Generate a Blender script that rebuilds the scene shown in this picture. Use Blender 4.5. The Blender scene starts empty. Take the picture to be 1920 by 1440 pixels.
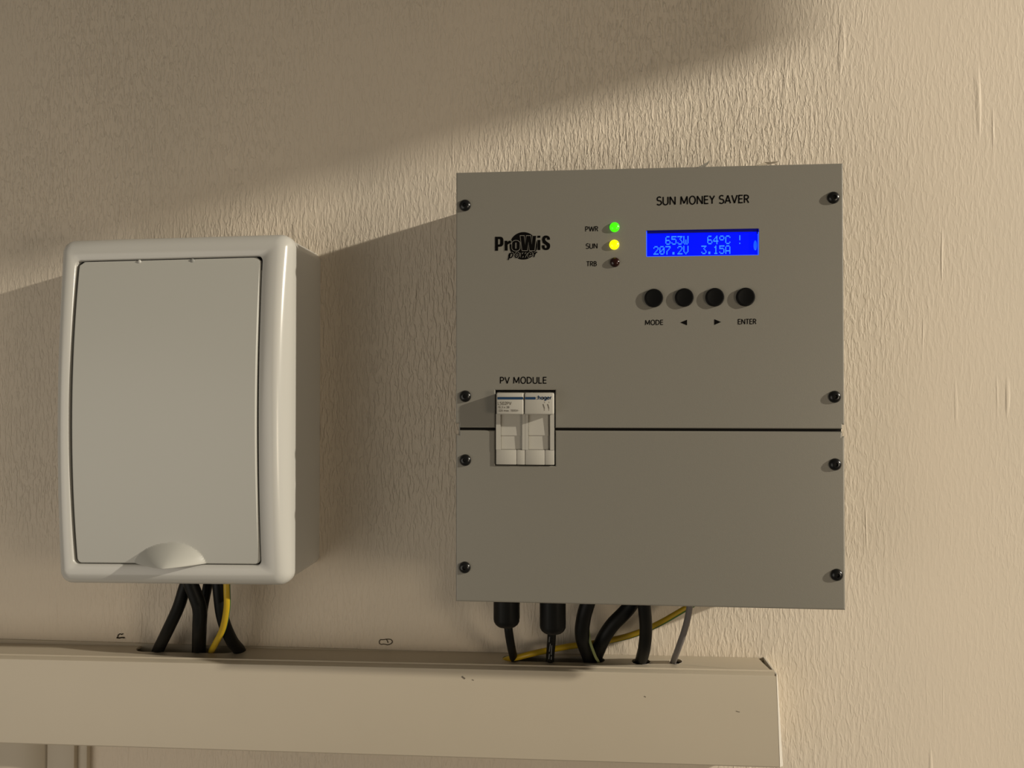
import bpy, bmesh, math, random
from mathutils import Vector, Matrix

SC = bpy.context.scene
COL = SC.collection
random.seed(4)

# ---------------------------------------------------------------- camera, world, lights, exposure
F = 1442.0
YAW, PITCH = math.radians(4.8), math.radians(0.8)
CAM = Vector((0.0, -0.56, 1.5))
FW = Vector((-math.sin(YAW) * math.cos(PITCH), math.cos(YAW) * math.cos(PITCH), math.sin(PITCH)))
RT = Vector((math.cos(YAW), math.sin(YAW), 0.0))
UP = RT.cross(FW)

cd = bpy.data.cameras.new('camera')
cam = bpy.data.objects.new('camera', cd)
COL.objects.link(cam)
cd.sensor_width = 36.0
cd.lens = 36.0 * F / 1920.0
cd.clip_start = 0.01
cam.matrix_world = Matrix(((RT.x, UP.x, -FW.x, CAM.x), (RT.y, UP.y, -FW.y, CAM.y), (RT.z, UP.z, -FW.z, CAM.z), (0, 0, 0, 1)))
SC.camera = cam

SC.view_settings.view_transform = 'Standard'
SC.view_settings.look = 'None'
SC.view_settings.gamma = 1.0
SC.view_settings.use_curve_mapping = False
SC.view_settings.exposure = 0.0

w = bpy.data.worlds.new('world')
SC.world = w
w.use_nodes = True
w.node_tree.nodes['Background'].inputs[0].default_value = (1.0, 0.88, 0.70, 1)
w.node_tree.nodes['Background'].inputs[1].default_value = 0.103


def lamp(name, kind, loc, power, color, size, target=None, **kw):
    l = bpy.data.lights.new(name, kind)
    l.energy = power
    l.color = color
    if kind == 'AREA':
        l.shape = 'DISK'
        l.size = size
    else:
        l.shadow_soft_size = size
    for k, v in kw.items():
        setattr(l, k, v)
    o = bpy.data.objects.new(name, l)
    COL.objects.link(o)
    o.location = loc
    if target is not None:
        o.rotation_euler = (Vector(target) - Vector(loc)).to_track_quat('-Z', 'Y').to_euler()
    return o


# bulb in the next room: its light comes through the opening of the added right wall and grazes the plaster
lamp('bulb_next_room', 'POINT', (2.81, -0.958, 2.448), 385.0, (1.0, 0.92, 0.77), 0.030)
# added warm fill on the right, lifting the wall and the box side
lamp('fill_right', 'POINT', (0.80, -0.85, 1.35), 8.5, (1.0, 0.85, 0.65), 0.15)
# added soft fill left of the viewer, brightening panel and wall
lamp('fill_left', 'AREA', (-0.85, -0.95, 1.20), 3.4, (1.0, 0.92, 0.80), 1.0, target=(0, 0, 1.4))


def px(u, v, d):
    """the point at depth d in front of the wall that the photograph shows at pixel (u, v) of 1920 x 1440"""
    r = FW + RT * ((u - 960) / F) - UP * ((v - 720) / F)
    return CAM + r * ((-d - CAM.y) / r.y)


# ---------------------------------------------------------------- materials
def mat(name, color, rough=0.5, spec=0.5, metal=0.0, bump=None, emit=None, mottle=0.0, coat=0.0):
    m = bpy.data.materials.new(name)
    m.use_nodes = True
    nt = m.node_tree
    b = nt.nodes['Principled BSDF']
    b.inputs['Base Color'].default_value = (*color, 1)
    b.inputs['Roughness'].default_value = rough
    b.inputs['Specular IOR Level'].default_value = spec
    b.inputs['Metallic'].default_value = metal
    b.inputs['Coat Weight'].default_value = coat
    if emit:
        b.inputs['Emission Color'].default_value = (*emit[0], 1)
        b.inputs['Emission Strength'].default_value = emit[1]
    tc = nt.nodes.new('ShaderNodeTexCoord')
    if mottle:
        n = nt.nodes.new('ShaderNodeTexNoise')
        n.inputs['Scale'].default_value = 14.0
        n.inputs['Detail'].default_value = 3.0
        nt.links.new(tc.outputs['Object'], n.inputs['Vector'])
        mx = nt.nodes.new('ShaderNodeMix')
        mx.data_type = 'RGBA'
        mx.inputs['A'].default_value = (*[c * (1 - mottle) for c in color], 1)
        mx.inputs['B'].default_value = (*[min(1, c * (1 + mottle)) for c in color], 1)
        nt.links.new(n.outputs['Fac'], mx.inputs['Factor'])
        nt.links.new(mx.outputs['Result'], b.inputs['Base Color'])
    if bump:
        scale, dist = bump
        n = nt.nodes.new('ShaderNodeTexNoise')
        n.inputs['Scale'].default_value = scale
        n.inputs['Detail'].default_value = 2.0
        nt.links.new(tc.outputs['Object'], n.inputs['Vector'])
        bp = nt.nodes.new('ShaderNodeBump')
        bp.inputs['Strength'].default_value = 1.0
        bp.inputs['Distance'].default_value = dist
        nt.links.new(n.outputs['Fac'], bp.inputs['Height'])
        nt.links.new(bp.outputs['Normal'], b.inputs['Normal'])
    return m


def wall_material():
    """cream painted plaster, brushed in vertical strokes with runs and drips"""
    m = bpy.data.materials.new('brushed_cream_plaster')
    m.use_nodes = True
    nt = m.node_tree
    N, L = nt.nodes, nt.links
    b = N['Principled BSDF']
    b.inputs['Roughness'].default_value = 0.6
    b.inputs['Specular IOR Level'].default_value = 0.25
    tc = N.new('ShaderNodeTexCoord')

    def noise(sx, sz, detail, rough=0.5, dist=0.0):
        mp = N.new('ShaderNodeMapping')
        mp.inputs['Scale'].default_value = (sx, 1.0, sz)
        L.new(tc.outputs['Object'], mp.inputs['Vector'])
        n = N.new('ShaderNodeTexNoise')
        n.inputs['Scale'].default_value = 1.0
        n.inputs['Detail'].default_value = detail
        n.inputs['Roughness'].default_value = rough
        n.inputs['Distortion'].default_value = dist
        L.new(mp.outputs['Vector'], n.inputs['Vector'])
        return n.outputs['Fac']

    def math_(op, a, c):
        k = N.new('ShaderNodeMath')
        k.operation = op
        for i, v in enumerate((a, c)):
            if isinstance(v, (int, float)):
                k.inputs[i].default_value = v
            else:
                L.new(v, k.inputs[i])
        return k.outputs[0]

    def ramp(v, a, c, lo, hi):
        k = N.new('ShaderNodeMapRange')
        k.interpolation_type = 'SMOOTHSTEP'
        k.inputs[1].default_value, k.inputs[2].default_value = a, c
        k.inputs[3].default_value, k.inputs[4].default_value = lo, hi
        L.new(v, k.inputs[0])
        return k.outputs[0]
    streak = noise(430, 100, 3.0, 0.55, 0.4)
    fine = noise(800, 260, 1.5, 0.5, 0.4)
    wide = noise(120, 18, 2.0)
    ridge = ramp(streak, 0.45, 0.60, 0.0, 1.0)
    runs = ramp(noise(230, 34, 2.0, 0.5, 0.5), 0.62, 0.74, 0.0, 1.0)
    amp = ramp(noise(7, 5, 1.0), 0.35, 0.65, 0.45, 1.0)
    sm = N.new('ShaderNodeSeparateXYZ')
    L.new(tc.outputs['Object'], sm.inputs[0])
    smooth = ramp(sm.outputs[0], 0.14, 0.25, 1.0, 0.16)           # the plaster is smoother towards the right
    low = ramp(sm.outputs[2], 1.36, 1.42, 0.55, 1.0)
    amp = math_('MULTIPLY', math_('MULTIPLY', amp, smooth), low)
    h = math_('ADD', math_('ADD', math_('MULTIPLY', ridge, 0.60), math_('MULTIPLY', fine, 0.60)), math_('ADD', math_('MULTIPLY', wide, 0.35), math_('MULTIPLY', runs, 0.55)))
    h = math_('MULTIPLY', h, amp)
    drip = ramp(noise(130, 9, 1.0, 0.5, 0.4), 0.70, 0.78, 0.0, 1.0)
    h = math_('ADD', h, math_('MULTIPLY', drip, 0.45))
    bp = N.new('ShaderNodeBump')
    bp.inputs['Strength'].default_value = 1.0
    bp.inputs['Distance'].default_value = 0.00068
    L.new(h, bp.inputs['Height'])
    L.new(bp.outputs['Normal'], b.inputs['Normal'])
    mx = N.new('ShaderNodeMix')
    mx.data_type = 'RGBA'
    mx.inputs['A'].default_value = (0.675, 0.595, 0.485, 1)
    mx.inputs['B'].default_value = (0.735, 0.64, 0.52, 1)
    L.new(ramp(noise(5, 3, 2.0), 0.3, 0.7, 0, 1), mx.inputs['Factor'])
    L.new(mx.outputs['Result'], b.inputs['Base Color'])
    return m


M = {
    'wall': wall_material(),
    'panel': mat('grey_powder_coat', (0.225, 0.212, 0.180), 0.36, 0.8, bump=(2200, 0.00003)),
    'white': mat('white_abs_plastic', (0.56, 0.55, 0.515), 0.22, 0.5),
    'door': mat('satin_white_plastic', (0.49, 0.485, 0.445), 0.38, 0.5),
    'gap': mat('dark_gap', (0.012, 0.011, 0.010), 0.8, 0.1),
    'dimple': mat('dimple_plastic', (0.30, 0.30, 0.28), 0.5),
    'breaker': mat('light_grey_thermoplastic', (0.46, 0.44, 0.39), 0.45, 0.4),
    'duct': mat('painted_trunking', (0.52, 0.455, 0.355), 0.42, 0.4, mottle=0.04),
    'raw': mat('raw_pvc', (0.66, 0.62, 0.55), 0.45),
    'black': mat('black_rubber', (0.004, 0.004, 0.0035), 0.5, 0.22),
    'screw': mat('black_oxide_steel', (0.006, 0.006, 0.006), 0.26, 0.4),
    'button': mat('black_plastic', (0.003, 0.003, 0.003), 0.4, 0.18),
    'yellow': mat('yellow_insulation', (0.50, 0.33, 0.012), 0.4),
    'green': mat('green_insulation', (0.045, 0.12, 0.02), 0.4),
    'grey_cable': mat('grey_pvc', (0.15, 0.135, 0.13), 0.45),
    'ink': mat('black_ink', (0.004, 0.0035, 0.003), 0.9, 0.05),
    'pencil': mat('pencil', (0.03, 0.022, 0.012), 0.7, 0.1),
    'blue_ink': mat('blue_ink', (0.012, 0.042, 0.10), 0.5, 0.3),
    'grey_ink': mat('grey_ink', (0.16, 0.14, 0.11), 0.5, 0.2),
    'print_grey': mat('grey_print', (0.12, 0.12, 0.12), 0.5, 0.2),
    'led_green': mat('lit_green_lens', (0.02, 0.3, 0.01), 0.25, 0.5, emit=((0.06, 1.0, 0.0), 1.15)),
    'led_yellow': mat('lit_yellow_lens', (0.3, 0.3, 0.0), 0.25, 0.5, emit=((1.0, 0.93, 0.0), 1.6)),
    'led_red': mat('unlit_red_lens', (0.020, 0.004, 0.003), 0.12, 0.5),
    'lcd': mat('blue_backlit_screen', (0.0, 0.0, 0.05), 0.4, 0.1, emit=((0.0, 0.004, 1.0), 1.3)),
    'lcd_text': mat('lit_screen_characters', (0.02, 0.1, 0.5), 0.3, 0.5, emit=((0.03, 0.25, 1.0), 1.0)),
    'lcd_edge': mat('backlight_leak', (0.02, 0.05, 0.5), 0.3, 0.5, emit=((0.03, 0.12, 1.0), 1.0)),
    'lcd_led': mat('backlight_diode', (0.02, 0.1, 0.5), 0.3, 0.5, emit=((0.0, 0.07, 1.0), 1.1)),
}


# ---------------------------------------------------------------- mesh helpers
def link(name, me, m=None, parent=None, smooth=None):
    if m is not None and not me.materials:
        for k in (m if isinstance(m, (list, tuple)) else [m]):
            me.materials.append(k)
    if smooth is not None:
        for p in me.polygons:
            p.use_smooth = True
        me.set_sharp_from_angle(angle=math.radians(smooth))
    o = bpy.data.objects.new(name, me)
    COL.objects.link(o)
    if parent is not None:
        o.parent = parent
        o.matrix_parent_inverse = parent.matrix_world.inverted()
    return o


def obj(name, bm, m, parent=None, smooth=None, recalc=True):
    if recalc:
        bmesh.ops.recalc_face_normals(bm, faces=bm.faces[:])
    me = bpy.data.meshes.new(name)
    bm.to_mesh(me)
    bm.free()
    return link(name, me, m, parent, smooth)


def thing(name, label, cat, loc, group=None):
    o = bpy.data.objects.new(name, None)
    o.empty_display_size = 0.02
    COL.objects.link(o)
    o.location = loc
    o.matrix_world = Matrix.Translation(loc)
    return tag(o, label, cat, group)


def tag(o, label, cat, group=None):
    o['label'] = label
    o['category'] = cat
    if group:
        o['group'] = group
    return o


def add_box(bm, x0, x1, y0, y1, z0, z1):
    vs = [bm.verts.new((x, y, z)) for x in (x0, x1) for y in (y0, y1) for z in (z0, z1)]
    for f in ((0, 1, 3, 2), (4, 6, 7, 5), (0, 4, 5, 1), (2, 3, 7, 6), (0, 2, 6, 4), (1, 5, 7, 3)):
        bm.faces.new([vs[i] for i in f])


def box(x0, x1, y0, y1, z0, z1, bev=0.0, seg=2):
    bm = bmesh.new()
    add_box(bm, x0, x1, y0, y1, z0, z1)
    if bev:
        bmesh.ops.recalc_face_normals(bm, faces=bm.faces[:])
        bmesh.ops.bevel(bm, geom=bm.edges[:], offset=bev, segments=seg, profile=0.5, affect='EDGES')
    return bm


def offset_poly(P, d):
    """shrink a counter-clockwise polygon by d"""
    n = len(P)
    out = []
    for i in range(n):
        a, b, c = Vector(P[i - 1]), Vector(P[i]), Vector(P[(i + 1) % n])
        e1, e2 = (b - a).normalized(), (c - b).normalized()
        n1, n2 = Vector((-e1.y, e1.x)), Vector((-e2.y, e2.x))
        k = (n1 + n2)
        k = k / max(0.3, k.dot(n1)) if k.length > 1e-9 else n1
        out.append(tuple(b + k * d))
    return out


def plate(outer, holes, y_front, y_back, bev=0.0006, steps=3):
    """flat plate facing -y: outer and holes are CCW lists of (x, z); a rounded front edge of radius bev"""
    bm = bmesh.new()

    def ring(P, y):
        return [bm.verts.new((x, y, z)) for x, z in P]

    def edges(R):
        return [bm.edges.new((R[i], R[(i + 1) % len(R)])) for i in range(len(R))]

    def bridge(A, B):
        for i in range(len(A)):
            j = (i + 1) % len(A)
            bm.faces.new((A[i], A[j], B[j], B[i]))
    rings = []
    for k in range(steps + 1):
        t = math.pi / 2 * k / steps
        rings.append(ring(offset_poly(outer, bev * (1 - math.sin(t))), y_front + bev * (1 - math.cos(t))))
    rings.append(ring(outer, y_back))
    fe = edges(rings[0])
    be = edges(rings[-1])
    for a, b in zip(rings, rings[1:]):
        bridge(a, b)
    for H in holes:
        h0, h1 = ring(H, y_front), ring(H, y_back)
        fe += edges(h0)
        be += edges(h1)
        bridge(h0, h1)
    bmesh.ops.triangle_fill(bm, edges=fe, use_beauty=True, use_dissolve=False)
    bmesh.ops.triangle_fill(bm, edges=be, use_beauty=True, use_dissolve=False)
    return bm


def rrect(x0, x1, z0, z1, r, n=6):
    P = []
    for cx, cz, a0 in ((x1 - r, z0 + r, -90), (x1 - r, z1 - r, 0), (x0 + r, z1 - r, 90), (x0 + r, z0 + r, 180)):
        for k in range(n + 1):
            a = math.radians(a0 + 90 * k / n)
            P.append((cx + r * math.cos(a), cz + r * math.sin(a)))
    return P


def lathe(profile, c, axis='y', n=28):
    """revolve (radius, height) pairs round an axis through c: 'y' rises towards the viewer (-y), 'z' goes down"""
    bm = bmesh.new()
    rings = []
    for r, h in profile:
        if r < 1e-7:
            p = (c[0], c[1] - h, c[2]) if axis == 'y' else (c[0], c[1], c[2] - h)
            rings.append([bm.verts.new(p)])
            continue
        R = []
        for k in range(n):
            a = 2 * math.pi * k / n
            if axis == 'y':
                R.append(bm.verts.new((c[0] + r * math.cos(a), c[1] - h, c[2] + r * math.sin(a))))
            else:
                R.append(bm.verts.new((c[0] + r * math.cos(a), c[1] + r * math.sin(a), c[2] - h)))
        rings.append(R)
    for A, B in zip(rings, rings[1:]):
        if len(A) == 1 and len(B) == 1:
            continue
        for k in range(n):
            j = (k + 1) % n
            if len(A) == 1:
                bm.faces.new((A[0], B[k], B[j]))
            elif len(B) == 1:
                bm.faces.new((A[k], A[j], B[0]))
            else:
                bm.faces.new((A[k], A[j], B[j], B[k]))
    return bm


def spline(P, n=10):
    P = [Vector(p) for p in P]
    Q = [P[0] * 2 - P[1]] + P + [P[-1] * 2 - P[-2]]
    out = []
    for i in range(1, len(Q) - 2):
        a, b, c, d = Q[i - 1:i + 3]
        for k in range(n):
            t = k / n
            out.append(0.5 * (2 * b + (c - a) * t + (2 * a - 5 * b + 4 * c - d) * t * t + (3 * b - a - 3 * c + d) * t ** 3))
    out.append(P[-1])
    return out


def tube(bm, P, r, n=16, two_tone=None, twist=0.0):
    """round cable along points P; two_tone = (start angle, width) of faces that take material 1"""
    rings = []
    nrm = Vector((0, -1, 0))
    for i, p in enumerate(P):
        t = (P[min(i + 1, len(P) - 1)] - P[max(i - 1, 0)]).normalized()
        nrm = (nrm - t * nrm.dot(t)).normalized()
        bi = t.cross(nrm)
        tw = twist * i / len(P)
        rings.append([bm.verts.new(p + (nrm * math.cos(2 * math.pi * k / n + tw) + bi * math.sin(2 * math.pi * k / n + tw)) * r) for k in range(n)])
    for A, B in zip(rings, rings[1:]):
        for k in range(n):
            j = (k + 1) % n
            f = bm.faces.new((A[k], A[j], B[j], B[k]))
            if two_tone:
                a = (360.0 * (k + 0.5) / n - two_tone[0]) % 360
                f.material_index = 1 if a < two_tone[1] else 0
    bm.faces.new(rings[0][::-1])
    bm.faces.new(rings[-1])


def cable(name, label, pts, r, m, cat='cable', group=None, two_tone=None, twist=0.0, n=16):
    bm = bmesh.new()
    Q = [px(*p) for p in pts if len(p) == 3]
    for p in pts:
        if len(p) == 2:                                            # where it enters the trunking: the front of the cable shows there
            x, y = on_top(*p)
            e = Vector((x, y + r * 0.95, tz(ZT, x)))
            t = (e - Q[-1]).normalized()
            Q += [e, e + t * 0.010 + Vector((0, 0, -0.003))]
    P = spline(Q)
    tube(bm, P, r, n, two_tone, twist)
    o = obj(name, bm, m, None, 50)
    return tag(o, label, cat, group)


# ---------------------------------------------------------------- writing
def arc(cx, cy, rx, ry, a0, a1, n=8):
    return [(cx + rx * math.cos(math.radians(a0 + (a1 - a0) * k / n)), cy + ry * math.sin(math.radians(a0 + (a1 - a0) * k / n))) for k in range(n + 1)]


# letters as pen strokes, capital height 1: width, strokes
GLYPHS = {
    'S': (.50, [arc(.26, .76, .21, .24, 35, 180, 8) + arc(.25, .70, .20, .17, 180, 262, 4)[1:] + arc(.24, .28, .24, .25, 78, 0, 5) + arc(.24, .26, .24, .26, 0, -150, 9)[1:]]),
    'U': (.62, [[(.06, 1), (.06, .32)] + arc(.31, .30, .25, .30, 180, 360, 10) + [(.56, .32), (.56, 1)]]),
    'N': (.64, [[(.06, 0), (.06, 1)], [(.06, 1), (.58, 0)], [(.58, 0), (.58, 1)]]),
    'M': (.82, [[(.07, 0), (.10, 1)], [(.10, 1), (.41, .12)], [(.41, .12), (.72, 1)], [(.72, 1), (.75, 0)]]),
    'O': (.70, [arc(.35, .5, .30, .50, 90, 450, 24)]),
    'E': (.48, [[(.06, 0), (.06, 1)], [(.02, .96), (.46, .96)], [(.06, .52), (.43, .52)], [(.02, .04), (.46, .04)]]),
    'Y': (.54, [[(.02, 1), (.27, .48)], [(.52, 1), (.27, .48)], [(.27, .50), (.27, 0)]]),
    'A': (.60, [[(.02, 0), (.30, 1)], [(.30, 1), (.58, 0)], [(.11, .31), (.49, .31)]]),
    'V': (.58, [[(.02, 1), (.29, 0)], [(.56, 1), (.29, 0)]]),
    'R': (.54, [[(.06, 0), (.06, 1)], [(.02, .96), (.24, .96)] + arc(.25, .725, .22, .235, 90, -90, 8) + [(.06, .49)], [(.27, .48), (.50, 0)]]),
    'P': (.52, [[(.06, 0), (.06, 1)], [(.02, .96), (.22, .96)] + arc(.23, .695, .24, .265, 90, -90, 8) + [(.06, .43)]]),
    'W': (.92, [[(.02, 1), (.23, 0)], [(.23, 0), (.46, .96)], [(.46, .96), (.69, 0)], [(.69, 0), (.90, 1)]]),
    'T': (.52, [[(.02, .96), (.50, .96)], [(.26, .98), (.26, 0)]]),
    'B': (.54, [[(.06, 0), (.06, 1)], [(.02, .96), (.22, .96)] + arc(.22, .745, .20, .215, 90, -90, 7) + [(.06, .53)], [(.20, .53)] + arc(.23, .285, .24, .245, 90, -90, 7) + [(.02, .04)]]),
    'D': (.64, [[(.06, 0), (.06, 1)], [(.02, .96), (.22, .96)] + arc(.24, .5, .34, .46, 90, -90, 12) + [(.02, .04)]]),
    'L': (.46, [[(.06, 1), (.06, 0)], [(.02, .04), (.44, .04)]]),
    '0': (.52, [arc(.26, .5, .20, .50, 90, 450, 18)]),
    '1': (.34, [[(.06, .78), (.22, 1)], [(.22, 1), (.22, 0)]]),
    '2': (.50, [arc(.24, .74, .20, .26, 160, -30, 9) + [(.06, .04)], [(.02, .04), (.46, .04)]]),
    '3': (.50, [arc(.22, .75, .20, .24, 140, -90, 9), arc(.22, .26, .23, .26, 90, -140, 9)]),
    '5': (.50, [[(.42, .96), (.09, .96)], [(.09, .98), (.08, .55)], [(.07, .56)] + arc(.20, .30, .24, .30, 95, -130, 10)]),
    '8': (.52, [arc(.26, .75, .18, .23, 90, 450, 14), arc(.26, .26, .21, .26, 90, 450, 14)]),
    'V~': (0, []),
    '~': (.46, [[(.03, .42), (.14, .52), (.30, .42), (.42, .52)]]),
    '.': (.20, [[(.06, .06), (.16, .06)]]),
    ',': (.20, [[(.14, .10), (.06, -.12)]]),
    ':': (.24, [[(.06, .62), (.18, .62)], [(.06, .08), (.18, .08)]]),
    'x': (.46, [[(.03, 0), (.42, .68)], [(.03, .68), (.42, 0)]]),
    'm': (.78, [[(.06, 0), (.06, .68)], [(.06, .46)] + arc(.22, .48, .16, .20, 160, 0, 7) + [(.38, 0)], [(.38, .46)] + arc(.54, .48, .16, .20, 160, 0, 7) + [(.70, 0)]]),
    'h': (.52, [[(.06, 0), (.06, 1.1)], [(.06, .42)] + arc(.25, .46, .19, .22, 165, 0, 8) + [(.44, 0)]]),
    'a': (.54, [arc(.26, .34, .21, .34, 90, 450, 16), [(.47, .68), (.47, 0)]]),
    'g': (.54, [arc(.26, .36, .21, .32, 90, 450, 16), [(.47, .68), (.47, -.05)] + arc(.27, -.06, .20, .24, 0, -150, 7)]),
    'e': (.54, [[(.07, .36), (.47, .36)] + arc(.27, .34, .21, .34, 5, 315, 14)]),
    'r': (.36, [[(.06, 0), (.06, .68)], [(.06, .42)] + arc(.27, .42, .21, .26, 170, 75, 6)]),
    'p': (.54, [arc(.28, .34, .21, .34, 90, 450, 16), [(.07, .68), (.07, -.32)]]),
    'o': (.54, [arc(.27, .34, .22, .34, 90, 450, 16)]),
    'w': (.72, [[(.02, .68), (.18, 0)], [(.18, 0), (.35, .66)], [(.35, .66), (.52, 0)], [(.52, 0), (.69, .68)]]),
    ' ': (.26, []),
}


def xz(u, v, d):
    p = px(u, v, d)
    return (p.x, p.z)


def lettering(name, s, u0, u1, v0, v1, d, parent, m, lift=0.00012, pen=0.155, shear=0.0, gap=0.10, vr=0.0, label=None):
    """print s between pixel columns u0..u1 and rows v0 (capital top) .. v1 (baseline); vr = rise of the right end"""
    x, runs = 0.0, []
    for ch in s:
        wd, st = GLYPHS[ch]
        for P in st:
            runs.append([(x + a + shear * b, b) for a, b in P])
        x += wd + gap
    x -= gap
    bm = bmesh.new()
    H = v1 - v0
    for P in runs:
        Q = [xz(u0 + (u1 - u0) * a / x, v1 - H * b - vr * a / x, d) for a, b in P]
        stroke(bm, Q, pen * H * (0.56 - d) / F, -d - lift)
    o = obj(name, bm, m, parent, recalc=False)
    if label:
        o['label'] = label
    return o


def stroke(bm, P, wdt, y):
    """flat pen stroke through (x, z) points"""
    V = [Vector(p) for p in P]
    L, R = [], []
    for i in range(len(V)):
        t = (V[min(i + 1, len(V) - 1)] - V[max(i - 1, 0)]).normalized()
        nn = Vector((-t.y, t.x)) * wdt / 2
        L.append(bm.verts.new((V[i].x + nn.x, y, V[i].y + nn.y)))
        R.append(bm.verts.new((V[i].x - nn.x, y, V[i].y - nn.y)))
    for i in range(len(V) - 1):
        bm.faces.new((L[i], R[i], R[i + 1], L[i + 1]))


# ---------------------------------------------------------------- setting
wall = obj('wall_back', box(-1.6, 0.90, 0.0, 0.12, 0.0, 2.6), M['wall'])
wall['kind'] = 'structure'
bm = bmesh.new()                                                   # added unseen wall on the right; its tall opening shapes the light
add_box(bm, 0.90, 1.0, -0.04, 0.12, 0.0, 2.6)
add_box(bm, 0.90, 1.0, -1.20, -0.04, 2.45, 2.6)
add_box(bm, 0.90, 1.0, -2.2, -1.20, 0.0, 2.6)
wr = obj('unseen_wall_right', bm, mat('cream_paint', (0.62, 0.54, 0.42), 0.6, 0.3))
wr['kind'] = 'structure'
bm = bmesh.new()                                                   # added unseen block in the opening, casting the soft shadow across the upper wall
add_box(bm, 0.90, 1.0, -1.1995, -0.304, 1.970, 2.4495)
obj('shadow_blocker_1', bm, wr.data.materials[0])['kind'] = 'structure'

bm = bmesh.new()                                                   # pencil marks on the plaster
stroke(bm, [xz(219, 1195.5, 0), xz(224, 1196, 0), xz(229, 1195, 0), xz(234.5, 1195.5, 0)], 0.0010, -0.0004)
stroke(bm, [xz(221, 1195, 0), xz(222, 1191, 0), xz(224.5, 1188.5, 0), xz(227, 1188.5, 0), xz(228.5, 1189.5, 0), xz(231.5, 1188, 0)], 0.0008, -0.0004)
obj('handwritten_mark', bm, M['pencil'], wall)['label'] = 'small pencilled letter lying on its side'
bm = bmesh.new()
ov = [(713.5, 1199), (717, 1199.3), (721, 1199), (725, 1198.2), (729, 1198.2), (733, 1198.8), (735.5, 1201), (736, 1203.5), (734, 1206.3), (730, 1208.2), (726.5, 1208.8), (723, 1207.8), (719, 1207.4), (715, 1208), (712, 1206.5), (711.3, 1203), (713.5, 1199)]
stroke(bm, [xz(u, v, 0) for u, v in ov], 0.00055, -0.0004)
stroke(bm, [xz(725, 1199, 0), xz(727.2, 1202, 0), xz(727.8, 1205, 0)], 0.0005, -0.0004)
obj('handwritten_mark', bm, M['pencil'], wall)['label'] = 'pencilled oval figure lying on its side'

# ---------------------------------------------------------------- cable trunking along the wall
TD = 0.035
SH = 0.0082                                                        # the trunking runs a little out of level


def tz(z, x):
    return z + SH * (x - 0.13)


def shear_bm(bm, k, xc):
    for v in bm.verts:
        v.co.z += k * (v.co.x - xc)
    return bm


trunk = thing('cable_trunking', 'long cream cable trunking running along the wall below both boxes', 'trunking', Vector((-0.2, 0, 1.25)))
XL, XR = -1.2, 0.1318
ZT, ZB = 1.3139, 1.2530


def ellipse(u0, u1, v0, v1, n=20):
    """hole in the trunking top whose picture spans the given pixels"""
    P = []
    for k in range(n):
        a = 2 * math.pi * k / n
        P.append(((u0 + u1) / 2 + (u1 - u0) / 2 * math.cos(a), (v0 + v1) / 2 + (v1 - v0) / 2 * math.sin(a)))
    return P


def on_top(u, v):
    """the point of the trunking's top face that shows at pixel (u, v): (x, y)"""
    r = FW + RT * ((u - 960) / F) - UP * ((v - 720) / F)
    t = (ZT - SH * 0.13 - CAM.z + SH * CAM.x) / (r.z - SH * r.x)
    p = CAM + r * t
    return p.x, p.y


def stadium(u0, u1, v0, v1, n=8):
    x0, ya = on_top(u0, v0)
    x1, _ = on_top(u1, v0)
    _, yb = on_top((u0 + u1) / 2, v1)
    r = abs(ya - yb) / 2
    c = (ya + yb) / 2
    P = []
    for k in range(n + 1):
        a = math.radians(-90 + 180 * k / n)
        P.append((x1 - r + r * math.cos(a), c + r * math.sin(a)))
    for k in range(n + 1):
        a = math.radians(90 + 180 * k / n)
        P.append((x0 + r + r * math.cos(a), c + r * math.sin(a)))
    return P


slots = [stadium(272, 466, 1206, 1224), stadium(944, 1133, 1228, 1241.5), stadium(1183, 1218, 1234, 1246, 6), stadium(1253, 1277, 1234, 1245, 6)]
bm = bmesh.new()                                                   # U-shaped body: top with holes, back, bottom
top0, top1 = [], []


def flat_top(bm, outer, holes, z0, z1):
    for z in (z0, z1):
        es = []
        for R in [outer] + holes:
            vs = [bm.verts.new((x, y, tz(z, x))) for x, y in R]
            es += [bm.edges.new((vs[i], vs[(i + 1) % len(vs)])) for i in range(len(vs))]
        bmesh.ops.triangle_fill(bm, edges=es, use_beauty=True)
    for R in [outer] + holes:
        for i in range(len(R)):
            a, b = R[i], R[(i + 1) % len(R)]
            bm.faces.new([bm.verts.new((x, y, tz(z, x))) for (x, y), z in ((a, z0), (b, z0), (b, z1), (a, z1))])


flat_top(bm, [(XL, -TD + 0.0065), (XR - 0.0010, -TD + 0.0065), (XR - 0.0044, 0.0), (XL, 0.0)], slots, ZT - 0.0016, ZT)
bmesh.ops.remove_doubles(bm, verts=bm.verts[:], dist=1e-6)
n0 = len(bm.verts)
add_box(bm, XL, XR - 0.001, -TD + 0.001, 0.0, ZB + 0.0003, ZB + 0.0018)
add_box(bm, XL, XR - 0.001, -0.0015, -0.0003, ZB + 0.0018, ZT - 0.0018)
bm.verts.ensure_lookup_table()
for v in bm.verts[n0:]:
    v.co.z = tz(v.co.z, v.co.x)
obj('trunking_body', bm, M['duct'], trunk)
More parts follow.
